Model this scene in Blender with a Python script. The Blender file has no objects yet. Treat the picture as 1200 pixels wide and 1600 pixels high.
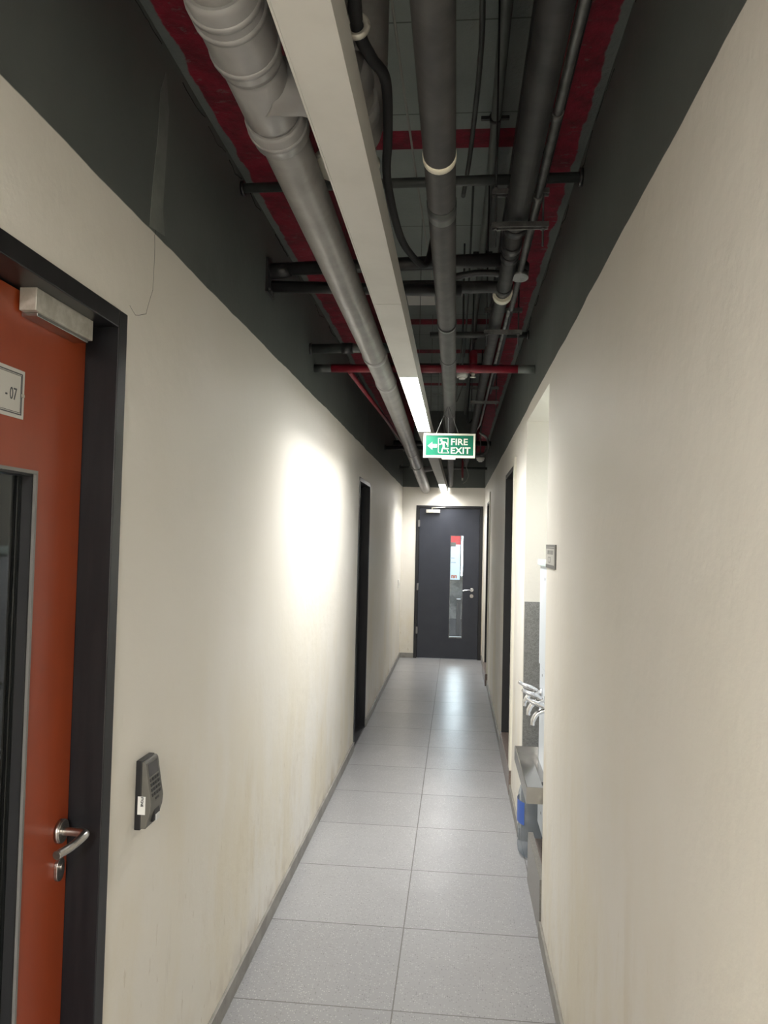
import bpy, bmesh, math, random
from mathutils import Vector, Matrix
random.seed(7)
S = bpy.context.scene
COL = S.collection
PI = math.pi

# ------------------------------------------------------------------ camera
def make_camera():
    roll, yaw, pitch = math.radians(1.35), math.radians(-5.42578), math.radians(2.06772)
    F = Vector((math.sin(yaw)*math.cos(pitch), math.cos(yaw)*math.cos(pitch), math.sin(pitch)))
    R0 = Vector((math.cos(yaw), -math.sin(yaw), 0)); U0 = R0.cross(F)
    R = R0*math.cos(roll) + U0*math.sin(roll); U = -R0*math.sin(roll) + U0*math.cos(roll)
    cam = bpy.data.cameras.new('camera'); o = bpy.data.objects.new('camera', cam); COL.objects.link(o)
    cam.sensor_fit = 'VERTICAL'; cam.sensor_height = 36; cam.lens = 27; cam.clip_start = 0.02
    m = Matrix((R, U, -F)).transposed().to_4x4(); m.translation = Vector((0, 0, 1.70)); o.matrix_world = m
    S.camera = o
make_camera()

# ------------------------------------------------------------------ world, exposure, lights
LED = 6.5          # radiance of the lit strips in the ceiling channel
LEDCOL = (1.0, 0.985, 0.955)
w = bpy.data.worlds.new('world'); S.world = w; w.use_nodes = True
w.node_tree.nodes['Background'].inputs[0].default_value = (0.9, 0.95, 1, 1)
w.node_tree.nodes['Background'].inputs[1].default_value = 0.02
S.view_settings.view_transform = 'Standard'; S.view_settings.look = 'None'
S.view_settings.exposure = 1.70; S.view_settings.gamma = 1.0; S.view_settings.use_curve_mapping = False

def area(name, loc, rot, sx, sy, watts, col, spread=PI):
    l = bpy.data.lights.new(name, 'AREA'); l.shape = 'RECTANGLE'; l.size = sx; l.size_y = sy
    l.energy = watts; l.color = col; l.spread = spread
    o = bpy.data.objects.new(name, l); COL.objects.link(o); o.location = loc; o.rotation_euler = rot
    return o
area('pantry_light', (0.93, 3.75, 2.36), (0, 0, 0), 0.2, 0.6, 1.5, (0.9, 0.97, 1.0))       # lamp of the pantry niche
# the lit strips of the ceiling channel: lens diffusers that throw most of their light downwards
area('strip_light_near', (-0.235, 4.405, 2.4515), (0, 0, 0), 0.08, 1.74, 11, LEDCOL, math.radians(144))
area('strip_light_far', (-0.188, 10.42, 2.402), (math.radians(-0.54), 0, 0), 0.08, 1.44, 7, LEDCOL, math.radians(144))
area('landing_daylight', (0.0, 12.2, 2.9), (0, 0, 0), 1.6, 1.4, 35, (0.80, 0.93, 1.0))   # unseen area lamp added for daylight on the landing behind the end door
area('rear_corridor_light', (-0.24, -2.0, 2.43), (0, 0, 0), 0.08, 2.4, 60, (1.0, 0.98, 0.94))  # next lit strip of the channel, behind the viewer
area('side_room_light', (-2.0, 2.3, 2.9), (0, 0, 0), 0.5, 0.5, 40, (0.88, 0.96, 1.0))      # lamp of the room behind the orange door

# ------------------------------------------------------------------ materials
def principled(name, col, rough=0.6, metal=0.0, spec=0.5):
    m = bpy.data.materials.new(name); m.use_nodes = True
    b = m.node_tree.nodes['Principled BSDF']
    b.inputs['Base Color'].default_value = (*col, 1); b.inputs['Roughness'].default_value = rough
    b.inputs['Metallic'].default_value = metal; b.inputs['Specular IOR Level'].default_value = spec
    return m
class NT:
    def __init__(s, m): s.t = m.node_tree; s.b = s.t.nodes['Principled BSDF']
    def n(s, kind, **kw):
        x = s.t.nodes.new(kind)
        for k, v in kw.items(): setattr(x, k, v)
        return x
    def l(s, a, b): s.t.links.new(a, b)
    def math(s, op, a, b=None, c=None, clamp=False):
        x = s.n('ShaderNodeMath', operation=op); x.use_clamp = clamp
        for i, v in enumerate((a, b, c)):
            if v is None: continue
            if isinstance(v, (int, float)): x.inputs[i].default_value = v
            else: s.l(v, x.inputs[i])
        return x.outputs[0]
    def noise(s, vec, scale, detail=4, rough=0.5, sx=None):
        if sx:
            mp = s.n('ShaderNodeMapping'); mp.inputs['Scale'].default_value = sx; s.l(vec, mp.inputs['Vector']); vec = mp.outputs[0]
        x = s.n('ShaderNodeTexNoise'); x.inputs['Scale'].default_value = scale; x.inputs['Detail'].default_value = detail
        x.inputs['Roughness'].default_value = rough; s.l(vec, x.inputs['Vector']); return x.outputs['Fac']
    def ramp(s, v, a, b, lo=0.0, hi=1.0):
        x = s.n('ShaderNodeMapRange'); x.interpolation_type = 'SMOOTHSTEP'
        s.l(v, x.inputs[0]); x.inputs[1].default_value = a; x.inputs[2].default_value = b
        x.inputs[3].default_value = lo; x.inputs[4].default_value = hi; return x.outputs[0]
    def mix(s, f, a, b):
        x = s.n('ShaderNodeMix', data_type='RGBA')
        if isinstance(f, (int, float)): x.inputs[0].default_value = f
        else: s.l(f, x.inputs[0])
        for i, v in ((6, a), (7, b)):
            if isinstance(v, tuple): x.inputs[i].default_value = (*v, 1)
            else: s.l(v, x.inputs[i])
        return x.outputs[2]
    def pos(s):
        g = s.n('ShaderNodeNewGeometry'); x = s.n('ShaderNodeSeparateXYZ'); s.l(g.outputs['Position'], x.inputs[0])
        return g.outputs['Position'], x.outputs
    def bump(s, h, strength, dist):
        x = s.n('ShaderNodeBump'); x.inputs['Strength'].default_value = strength; x.inputs['Distance'].default_value = dist
        s.l(h, x.inputs['Height']); s.l(x.outputs[0], s.b.inputs['Normal'])

GREEN = (0.105, 0.118, 0.112)
CREAM = (0.775, 0.75, 0.695)
def wall_material():
    m = principled('painted_plaster', CREAM, 0.55, spec=0.35); t = NT(m); P, (x, y, z) = t.pos()
    big = t.noise(P, 1.1, 3); fine = t.noise(P, 14, 5, 0.6)
    c = t.mix(t.ramp(big, 0.35, 0.7), CREAM, (0.745, 0.715, 0.645))
    # old scuffs and grime, densest near the skirting
    st = t.noise(P, 3.0, 6, 0.65, sx=(1, 1.6, 0.5)); low = t.ramp(z, 1.3, 0.0)
    g = t.math('MULTIPLY', t.ramp(st, 0.52, 0.78), low, clamp=True)
    c = t.mix(t.math('MULTIPLY', g, 0.7), c, (0.54, 0.45, 0.28))
    st2 = t.noise(P, 9, 6, 0.7, sx=(1, 1.0, 0.22)); low2 = t.ramp(z, 0.9, 0.0)
    c = t.mix(t.math('MULTIPLY', t.math('MULTIPLY', t.ramp(st2, 0.60, 0.70), low2), 0.35), c, (0.36, 0.30, 0.21))
    st3 = t.noise(P, 30, 3, 0.6, sx=(1, 1.5, 0.35))
    c = t.mix(t.math('MULTIPLY', t.math('MULTIPLY', t.ramp(st3, 0.70, 0.74), low2), 0.5), c, (0.30, 0.25, 0.18))
    # broad yellowed patches left by water and cleaning, lower half of the wall
    c = t.mix(t.math('MULTIPLY', t.math('MULTIPLY', t.ramp(t.noise(P, 1.8, 5, 0.6, sx=(1, 1.2, 0.6)), 0.42, 0.66), t.ramp(z, 1.7, 0.3)), 0.55), c, (0.70, 0.63, 0.47))
    # short slanting rub marks
    rb = t.noise(P, 22, 3, 0.6, sx=(1, 1.8, 0.5)); c = t.mix(t.math('MULTIPLY', t.math('MULTIPLY', t.ramp(rb, 0.67, 0.72), t.ramp(z, 1.1, 0.3)), 0.4), c, (0.42, 0.35, 0.24))
    low3 = t.ramp(z, 0.22, 0.0)
    c = t.mix(t.math('MULTIPLY', t.math('MULTIPLY', t.ramp(t.noise(P, 7, 5), 0.45, 0.62), low3), 0.5), c, (0.34, 0.28, 0.20))
    # hand-painted boundary to the dark green band
    edge = t.math('ADD', z, t.math('MULTIPLY', t.math('SUBTRACT', t.noise(P, 3, 4), 0.5), 0.022))
    up = t.ramp(edge, 2.478, 2.482)
    gr = t.mix(t.ramp(t.noise(P, 2.2, 5), 0.35, 0.7), GREEN, (0.12, 0.133, 0.126))
    c = t.mix(up, c, gr); t.l(c, t.b.inputs['Base Color'])
    t.bump(t.math('ADD', t.math('MULTIPLY', fine, 0.5), t.noise(P, 4.5, 4)), 0.35, 0.012)
    return m
def soffit_material(kind):
    # dark green paint with the red primer bands left showing
    m = principled('green_concrete_' + kind, GREEN, 0.7, spec=0.3); t = NT(m); P, (x, y, z) = t.pos()
    gr = t.mix(t.ramp(t.noise(P, 2.5, 5), 0.35, 0.7), GREEN, (0.14, 0.158, 0.146))
    red = t.mix(t.ramp(t.noise(P, 9, 6, 0.7), 0.40, 0.68), (0.215, 0.010, 0.026), (0.10, 0.008, 0.015))
    nz = t.math('MULTIPLY', t.math('SUBTRACT', t.noise(P, 6, 5, 0.6), 0.5), 0.05)
    if kind == 'beam':
        d = t.math('ABSOLUTE', t.math('ADD', x, 0.199))      # distance from the corridor's centre line
        d = t.math('ADD', d, nz); f = t.ramp(d, 0.572, 0.566)
        blot = t.math('MULTIPLY', t.ramp(t.noise(P, 16, 5, 0.7, sx=(1, 2.2, 1)), 0.60, 0.64), t.ramp(y, 2.3, 5.2, 0.35, 1.0))
        f = t.math('MULTIPLY', f, t.math('SUBTRACT', 1.0, blot))
    else:
        f = None
        for a, b in ((3.49, 3.66), (6.53, 6.69), (7.58, 7.73), (9.2, 9.35)):
            g = t.math('MULTIPLY', t.math('GREATER_THAN', y, a), t.math('LESS_THAN', y, b))
            f = g if f is None else t.math('ADD', f, g)
        seam = t.math('LESS_THAN', t.math('ABSOLUTE', t.math('SUBTRACT', t.math('FRACT', t.math('DIVIDE', y, 0.61)), 0.5)), 0.006)
        gr = t.mix(t.ramp(t.noise(P, 2.5, 5), 0.3, 0.75), (0.22, 0.25, 0.235), (0.26, 0.29, 0.272))
        gr = t.mix(t.math('MULTIPLY', seam, 0.7), gr, (0.03, 0.035, 0.03))
    t.l(t.mix(f, gr, red), t.b.inputs['Base Color'])
    t.bump(t.noise(P, 12, 6, 0.65), 0.5, 0.02)
    return m
def tile_material():
    m = principled('terrazzo_tile', (0.40, 0.39, 0.375), 0.25, spec=0.5); t = NT(m); P, (x, y, z) = t.pos()
    T = 0.597
    u = t.math('DIVIDE', t.math('ADD', x, 0.196), T); v = t.math('DIVIDE', t.math('SUBTRACT', y, 2.833), T)
    def line(q, wd):
        fr = t.math('FRACT', q); return t.math('GREATER_THAN', t.math('ABSOLUTE', t.math('SUBTRACT', fr, 0.5)), 0.5 - wd)
    g = t.math('MAXIMUM', line(u, 0.0045), line(v, 0.005))
    cell = t.n('ShaderNodeCombineXYZ'); t.l(t.math('FLOOR', u), cell.inputs[0]); t.l(t.math('FLOOR', v), cell.inputs[1])
    wn = t.n('ShaderNodeTexWhiteNoise'); t.l(cell.outputs[0], wn.inputs['Vector'])
    base = t.mix(wn.outputs['Value'], (0.292, 0.292, 0.298), (0.330, 0.330, 0.335))
    vo = t.n('ShaderNodeTexVoronoi'); vo.inputs['Scale'].default_value = 120; t.l(P, vo.inputs['Vector'])
    sp = t.math('LESS_THAN', vo.outputs['Distance'], 0.33)
    sc = t.n('ShaderNodeSeparateColor'); t.l(vo.outputs['Color'], sc.inputs[0])
    c = t.mix(t.math('MULTIPLY', sp, t.math('GREATER_THAN', sc.outputs[0], 0.70)), base, (0.44, 0.44, 0.44))
    c = t.mix(t.math('MULTIPLY', sp, t.math('LESS_THAN', sc.outputs[0], 0.22)), c, (0.21, 0.21, 0.21))
    c = t.mix(t.ramp(t.noise(P, 2.5, 5, 0.6), 0.45, 0.75, 0, 0.22), c, (0.25, 0.245, 0.245))
    c = t.mix(t.math('MULTIPLY', g, 0.75), c, (0.12, 0.115, 0.105)); t.l(c, t.b.inputs['Base Color'])
    t.l(t.math('ADD', t.ramp(t.noise(P, 5, 5, 0.7), 0.3, 0.7, 0.285, 0.34), t.math('MULTIPLY', g, 0.3)), t.b.inputs['Roughness'])
    t.bump(t.math('SUBTRACT', 1.0, g), 0.4, 0.002)
    return m
def noisy(name, a, b, scale, rough=0.6, metal=0.0, bump=0.0, spec=0.5, sx=None, lo=0.35, hi=0.65):
    m = principled(name, a, rough, metal, spec); t = NT(m); tc = t.n('ShaderNodeTexCoord'); P = tc.outputs['Object']
    n = t.noise(P, scale, 5, 0.6, sx=sx); t.l(t.mix(t.ramp(n, lo, hi), a, b), t.b.inputs['Base Color'])
    if bump: t.bump(n, bump, 0.004)
    return m
M = {}
M['wall'] = wall_material(); M['beam'] = soffit_material('beam'); M['slab'] = soffit_material('slab'); M['tile'] = tile_material()
M['skirt'] = noisy('skirting_grey', (0.28, 0.27, 0.245), (0.20, 0.19, 0.17), 8, 0.45)
M['frame'] = noisy('black_frame_paint', (0.009, 0.009, 0.011), (0.014, 0.014, 0.016), 6, 0.33, spec=0.3, sx=(6, 6, 0.6))
M['orange'] = noisy('orange_laminate', (0.30, 0.050, 0.014), (0.27, 0.043, 0.011), 3, 0.38, sx=(4, 4, 0.5))
M['charcoal'] = noisy('charcoal_laminate', (0.024, 0.028, 0.040), (0.028, 0.032, 0.044), 5, 0.42)
M['black'] = principled('black_paint', (0.012, 0.012, 0.014), 0.5)
M['leafblack'] = principled('dark_door_leaf', (0.010, 0.011, 0.014), 0.45)
M['steel'] = noisy('brushed_steel', (0.55, 0.53, 0.50), (0.45, 0.43, 0.41), 60, 0.28, 1.0, sx=(1, 1, 12))
M['alu'] = noisy('dull_aluminium', (0.62, 0.60, 0.54), (0.48, 0.46, 0.40), 30, 0.45, 0.5)
M['pvc'] = noisy('grey_pvc', (0.27, 0.262, 0.25), (0.20, 0.193, 0.182), 9, 0.38, bump=0.05)
M['pvcjoint'] = noisy('grey_pvc_fitting', (0.28, 0.275, 0.27), (0.25, 0.245, 0.24), 12, 0.28)
M['channel'] = noisy('cream_channel', (0.60, 0.59, 0.55), (0.56, 0.55, 0.51), 5, 0.5)
M['insul'] = noisy('black_foam_insulation', (0.024, 0.024, 0.025), (0.046, 0.045, 0.044), 12, 0.6, bump=0.3)
M['pipedark'] = noisy('painted_dark_pipe', (0.035, 0.04, 0.039), (0.06, 0.066, 0.063), 9, 0.45)
M['blackpipe'] = noisy('black_pipe', (0.014, 0.014, 0.015), (0.03, 0.03, 0.032), 10, 0.4)
M['redpipe'] = noisy('red_fire_pipe', (0.22, 0.010, 0.022), (0.15, 0.009, 0.018), 10, 0.4)
M['conduit'] = noisy('grey_green_conduit', (0.105, 0.12, 0.112), (0.13, 0.145, 0.135), 10, 0.5)
M['galv'] = noisy('galvanised_steel', (0.20, 0.20, 0.195), (0.10, 0.10, 0.098), 14, 0.4, 0.6)
M['white'] = principled('white_plastic', (0.75, 0.74, 0.70), 0.4)
M['creamplastic'] = principled('cream_plastic', (0.72, 0.70, 0.60), 0.45)
M['yellowwhite'] = principled('yellowish_white_tape', (0.78, 0.74, 0.60), 0.5)
M['cable'] = principled('black_cable', (0.008, 0.008, 0.009), 0.7)
M['greycable'] = principled('grey_wire', (0.22, 0.22, 0.20), 0.5)
M['signgreen'] = principled('sign_green', (0.0, 0.12, 0.065), 0.25)
M['signwhite'] = principled('sign_white', (0.66, 0.68, 0.56), 0.4)
M['granite'] = None
def granite(name, a, b, cc):
    m = principled(name, a, 0.3); t = NT(m); P, _ = t.pos()
    vo = t.n('ShaderNodeTexVoronoi'); vo.inputs['Scale'].default_value = 420; t.l(P, vo.inputs['Vector'])
    sc = t.n('ShaderNodeSeparateColor'); t.l(vo.outputs['Color'], sc.inputs[0])
    c = t.mix(t.ramp(t.noise(P, 70, 4, 0.7), 0.38, 0.62), a, b)
    c = t.mix(t.math('GREATER_THAN', sc.outputs[0], 0.86), c, cc); t.l(c, t.b.inputs['Base Color']); return m
M['granite'] = granite('grey_granite', (0.17, 0.17, 0.16), (0.22, 0.22, 0.21), (0.31, 0.31, 0.30))
M['granitebrown'] = granite('brown_granite', (0.13, 0.095, 0.082), (0.20, 0.155, 0.135), (0.28, 0.23, 0.2))
M['stone'] = granite('kerb_stone', (0.16, 0.15, 0.135), (0.20, 0.19, 0.17), (0.25, 0.235, 0.215))
M['coolerwhite'] = principled('white_enamel', (0.66, 0.71, 0.76), 0.35)
M['lid'] = principled('pale_lid', (0.62, 0.74, 0.72), 0.4)
M['tray'] = noisy('used_stainless', (0.46, 0.45, 0.43), (0.40, 0.39, 0.375), 9, 0.26, 1.0)
M['chrome'] = principled('chrome', (0.75, 0.76, 0.78), 0.15, 1.0)
M['readerbase'] = principled('reader_black', (0.010, 0.010, 0.012), 0.4)
M['readergrey'] = principled('reader_grey', (0.125, 0.12, 0.105), 0.45)
M['screen'] = principled('grey_screen', (0.06, 0.057, 0.06), 0.2)
M['label'] = principled('label_white', (0.72, 0.72, 0.70), 0.5)
M['plate'] = principled('nameplate_silver', (0.55, 0.54, 0.50), 0.4)
M['plateline'] = principled('nameplate_line', (0.06, 0.065, 0.075), 0.5)
M['platedark'] = principled('plate_dark_grey', (0.16, 0.155, 0.15), 0.35)
M['grout'] = principled('crack_dark', (0.02, 0.02, 0.018), 0.9)
M['patch'] = noisy('green_filler', (0.19, 0.205, 0.19), (0.155, 0.17, 0.158), 12, 0.7)


M['postergrey'] = principled('poster_grey', (0.35, 0.36, 0.38), 0.5)

M['landwall'] = noisy('grey_stone_wall', (0.045, 0.048, 0.052), (0.13, 0.13, 0.135), 7, 0.7, bump=0.3)
M['roomgrey'] = principled('room_grey_green', (0.15, 0.175, 0.165), 0.6)
M['cabinet'] = principled('cabinet_grey', (0.30, 0.33, 0.36), 0.4)
M['jug'] = principled('jug_blue', (0.05, 0.12, 0.45), 0.4)
def glass(name, col, rough=0.02, alpha=None):
    m = principled(name, col, rough); b = m.node_tree.nodes['Principled BSDF']
    b.inputs['Transmission Weight'].default_value = 1.0; b.inputs['IOR'].default_value = 1.45; return m
def pane(name, col):
    m = bpy.data.materials.new(name); m.use_nodes = True; t = m.node_tree; t.nodes.clear()
    o = t.nodes.new('ShaderNodeOutputMaterial'); a = t.nodes.new('ShaderNodeBsdfTransparent'); g = t.nodes.new('ShaderNodeBsdfGlossy')
    a.inputs[0].default_value = (*col, 1); g.inputs['Roughness'].default_value = 0.02
    f = t.nodes.new('ShaderNodeFresnel'); f.inputs[0].default_value = 1.45
    mx = t.nodes.new('ShaderNodeMixShader'); t.links.new(f.outputs[0], mx.inputs[0]); t.links.new(a.outputs[0], mx.inputs[1]); t.links.new(g.outputs[0], mx.inputs[2])
    t.links.new(mx.outputs[0], o.inputs[0]); return m
M['posterwhite'] = None; M['red'] = None
M['glass'] = pane('clear_glass', (0.94, 0.97, 0.96)); 
def translucent(name, col, tr, clear):
    m = bpy.data.materials.new(name); m.use_nodes = True; t = m.node_tree; t.nodes.clear()
    o = t.nodes.new('ShaderNodeOutputMaterial'); d = t.nodes.new('ShaderNodeBsdfDiffuse'); q = t.nodes.new('ShaderNodeBsdfTranslucent')
    d.inputs[0].default_value = (*col, 1); q.inputs[0].default_value = (*col, 1)
    m1 = t.nodes.new('ShaderNodeMixShader'); m1.inputs[0].default_value = tr; t.links.new(d.outputs[0], m1.inputs[1]); t.links.new(q.outputs[0], m1.inputs[2])
    if clear is not None:
        c = t.nodes.new('ShaderNodeBsdfTransparent'); c.inputs[0].default_value = (0.9, 0.93, 0.96, 1)
        m2 = t.nodes.new('ShaderNodeMixShader'); m2.inputs[0].default_value = clear; t.links.new(m1.outputs[0], m2.inputs[1]); t.links.new(c.outputs[0], m2.inputs[2]); m1 = m2
    t.links.new(m1.outputs[0], o.inputs[0]); return m
M['jugclear'] = translucent('cloudy_plastic', (0.42, 0.45, 0.48), 0.4, 0.6)
e = bpy.data.materials.new('led_diffuser'); e.use_nodes = True; bb = e.node_tree.nodes['Principled BSDF']
bb.inputs['Base Color'].default_value = (0.8, 0.8, 0.8, 1); bb.inputs['Emission Color'].default_value = (*LEDCOL, 1); bb.inputs['Emission Strength'].default_value = LED
M['led'] = e
e2 = e.copy(); e2.name = 'led_diffuser_bright'; e2.node_tree.nodes['Principled BSDF'].inputs['Emission Strength'].default_value = LED*1.3; M['ledbright'] = e2

M['posterwhite'] = translucent('poster_white', (0.82, 0.88, 0.94), 0.6, None); M['posterorange'] = translucent('poster_orange', (0.9, 0.28, 0.12), 0.6, None); M['red'] = translucent('poster_red', (0.78, 0.16, 0.21), 0.6, None)
# ------------------------------------------------------------------ mesh helpers
class MB:
    def __init__(s): s.v = []; s.f = []; s.sm = []
    def add(s, vs, fs, smooth=False):
        k = len(s.v); s.v += [tuple(v) for v in vs]
        for f in fs: s.f.append(tuple(i + k for i in f)); s.sm.append(smooth)
        return s
    def box(s, x0, x1, y0, y1, z0, z1):
        vs = [(x, y, z) for z in (z0, z1) for y in (y0, y1) for x in (x0, x1)]
        return s.add(vs, [(0, 2, 3, 1), (4, 5, 7, 6), (0, 1, 5, 4), (2, 6, 7, 3), (0, 4, 6, 2), (1, 3, 7, 5)])
    def prism(s, prof, y0, y1, axis='y', smooth=False):
        # prof: list of (a,b); axis y -> (a,y,b); x -> (x,a,b); z -> (a,b,z)
        def P(a, b, t): return {'y': (a, t, b), 'x': (t, a, b), 'z': (a, b, t)}[axis]
        n = len(prof); vs = [P(a, b, y0) for a, b in prof] + [P(a, b, y1) for a, b in prof]
        s.add(vs, [tuple(range(n))[::-1], tuple(range(n, 2*n))])
        k = len(s.v) - 2*n
        for i in range(n):
            j = (i + 1) % n; s.f.append((k+i, k+j, k+n+j, k+n+i)); s.sm.append(smooth)
        return s
    def tube(s, pts, r, seg=14, cap=True):
        pts = [Vector(p) for p in pts]; n = len(pts)
        rs = r if isinstance(r, (list, tuple)) else [r]*n
        up = None; rings = []
        for i, p in enumerate(pts):
            a = (p - pts[i-1]).normalized() if i > 0 else None; b = (pts[i+1] - p).normalized() if i < n-1 else None
            d = ((a or b) + (b or a)); d = d.normalized() if d.length > 1e-6 else (a or b)
            if up is None:
                ref = Vector((0, 0, 1)) if abs(d.z) < 0.9 else Vector((1, 0, 0)); up = (ref - d*ref.dot(d)).normalized()
            else: up = (up - d*up.dot(d)).normalized()
            sd = d.cross(up); k = 1.0
            if a and b: k = 1.0/max(0.5, math.cos(a.angle(b, 0)/2))
            rings.append([p + (up*math.cos(2*PI*j/seg) + sd*math.sin(2*PI*j/seg))*rs[i]*k for j in range(seg)])
        vs = [v for rr in rings for v in rr]; fs = []
        for i in range(n-1):
            for j in range(seg):
                q = (j+1) % seg; fs.append((i*seg+j, i*seg+q, (i+1)*seg+q, (i+1)*seg+j))
        s.add(vs, fs, True)
        if cap:
            k = len(s.v) - len(vs)
            s.f.append(tuple(k+j for j in range(seg))[::-1]); s.sm.append(False)
            s.f.append(tuple(k+(n-1)*seg+j for j in range(seg))); s.sm.append(False)
        return s
    def build(s, name, mat, parent=None, bevel=0.0, loc=None):
        me = bpy.data.meshes.new(name); me.from_pydata(s.v, [], s.f)
        for p, sm in zip(me.polygons, s.sm): p.use_smooth = sm
        bm = bmesh.new(); bm.from_mesh(me); bmesh.ops.recalc_face_normals(bm, faces=bm.faces); bm.to_mesh(me); bm.free()
        me.materials.append(M[mat] if isinstance(mat, str) else mat)
        o = bpy.data.objects.new(name, me); COL.objects.link(o)
        if parent:
            o.parent = parent
            if parent.type == 'EMPTY' or parent.parent is not None or True:
                # parents carry no transform other than an empty's location
                w = Vector((0, 0, 0)); q = parent
                while q: w += q.location; q = q.parent
                o.location = -w
        if bevel:
            b = o.modifiers.new('bevel', 'BEVEL'); b.width = bevel; b.segments = 2; b.limit_method = 'ANGLE'; b.angle_limit = math.radians(40)
        return o
def box(*a): return MB().box(*a)
def tube(*a, **k): return MB().tube(*a, **k)
def tag(o, label, cat, group=None, kind=None):
    o['label'] = label; o['category'] = cat
    if group: o['group'] = group
    if kind: o['kind'] = kind
    return o
def thing(name, loc, label, cat, group=None):
    o = bpy.data.objects.new(name, None); COL.objects.link(o); o.location = loc; o.empty_display_size = 0.05
    return tag(o, label, cat, group)
def struct(o): o['kind'] = 'structure'; return o
def smooth_path(pts, n=6):
    P = [Vector(p) for p in pts]; out = []
    for i in range(len(P)-1):
        p0 = P[max(i-1, 0)]; p1 = P[i]; p2 = P[i+1]; p3 = P[min(i+2, len(P)-1)]
        for k in range(n):
            t = k/n; out.append(0.5*((2*p1) + (p2-p0)*t + (2*p0-5*p1+4*p2-p3)*t*t + (-p0+3*p1-3*p2+p3)*t**3))
    out.append(P[-1]); return out
def text(name, s, mat, parent, size, origin, right, up, bold=0.0, depth=0.0008, sx=1.0, align='LEFT'):
    c = bpy.data.curves.new('t', 'FONT'); c.body = s; c.size = size; c.extrude = depth; c.offset = bold; c.align_x = align; c.resolution_u = 3
    t = bpy.data.objects.new('t', c); COL.objects.link(t)
    dg = bpy.context.evaluated_depsgraph_get(); dg.update()
    me = bpy.data.meshes.new_from_object(t.evaluated_get(dg)); bpy.data.objects.remove(t); bpy.data.curves.remove(c)
    r = Vector(right).normalized(); u = Vector(up).normalized(); nrm = r.cross(u)
    mt = Matrix((r*sx, u, nrm)).transposed().to_4x4(); mt.translation = Vector(origin); me.transform(mt)
    me.materials.clear(); me.materials.append(M[mat]); me.name = name
    o = bpy.data.objects.new(name, me); COL.objects.link(o)
    if parent:
        o.parent = parent; wv = Vector((0, 0, 0)); q = parent
        while q: wv += q.location; q = q.parent
        o.location = -wv
    return o

# ------------------------------------------------------------------ the setting
XL, XR, YE, YB = -0.795, 0.397, 11.2, -4.0
ZB, ZS = 3.0, 3.6
def wall_along(name, xa, xb, spans, ops, ztop):
    m = MB(); y = spans[0]
    for (a, b, z0, z1) in ops:
        if a > y: m.box(xa, xb, y, a, 0, ztop)
        if z0 > 0: m.box(xa, xb, a, b, 0, z0)
        m.box(xa, xb, a, b, z1, ztop); y = b
    m.box(xa, xb, y, spans[1], 0, ztop)
    return struct(m.build(name, 'wall'))
WL = wall_along('wall_left', -0.995, XL, (YB, YE), [(0.70, 1.745, 0, 2.22), (6.19, 6.99, 0, 2.21)], ZB)
m = MB()
m.box(XR, 1.25, YB, 3.43, 0, ZB).box(XR, 1.25, 3.43, 4.52, 2.41, ZB).box(1.15, 1.25, 3.43, 4.52, 0, 2.41)
y = 4.52
for (a, b, z1) in ((5.32, 6.36, 2.25), (9.25, 10.15, 2.21)):
    m.box(XR, 0.62, y, a, 0, ZB).box(XR, 0.62, a, b, z1, ZB); y = b
m.box(XR, 0.62, y, YE, 0, ZB).box(0.62, 1.25, 4.52, 4.7, 0, ZB)
WR = struct(m.build('wall_right', 'wall'))
m = MB(); m.box(-0.995, -0.59, YE, YE+0.16, 0, ZS).box(0.38, 0.62, YE, YE+0.16, 0, ZS).box(-0.59, 0.38, YE, YE+0.16, 2.215, ZS)
struct(m.build('wall_back', 'wall'))
struct(box(-0.995, 1.25, YB-0.1, YB, 0, ZS).build('wall_front', 'wall'))
struct(box(-4.0, 1.4, YB-0.1, 15.2, -0.1, 0).build('floor', 'tile'))
struct(box(-0.995, 1.25, YB, YE, ZS, ZS+0.15).build('ceiling', 'slab'))
struct(box(-0.995, -0.655, YB, YE, ZB, ZS).build('beam_left', 'beam')); struct(box(0.262, 1.25, YB, YE, ZB, ZS).build('beam_right', 'beam'))
# skirting
m = MB()
for a, b in ((YB, 0.70), (1.745, 6.19), (6.99, YE)): m.box(XL, XL+0.012, a, b, 0, 0.07)
struct(m.build('baseboard_left', 'skirt', bevel=0.002))
m = MB()
for a, b in ((YB, 3.43), (4.52, 5.32), (6.36, 9.25), (10.15, YE)): m.box(XR-0.012, XR, a, b, 0, 0.07)
struct(m.build('baseboard_right', 'skirt', bevel=0.002))
struct(MB().box(XL+0.012, -0.59, YE-0.012, YE, 0, 0.07).box(0.38, XR-0.012, YE-0.012, YE, 0, 0.07).build('baseboard_back', 'skirt', bevel=0.002))
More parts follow.
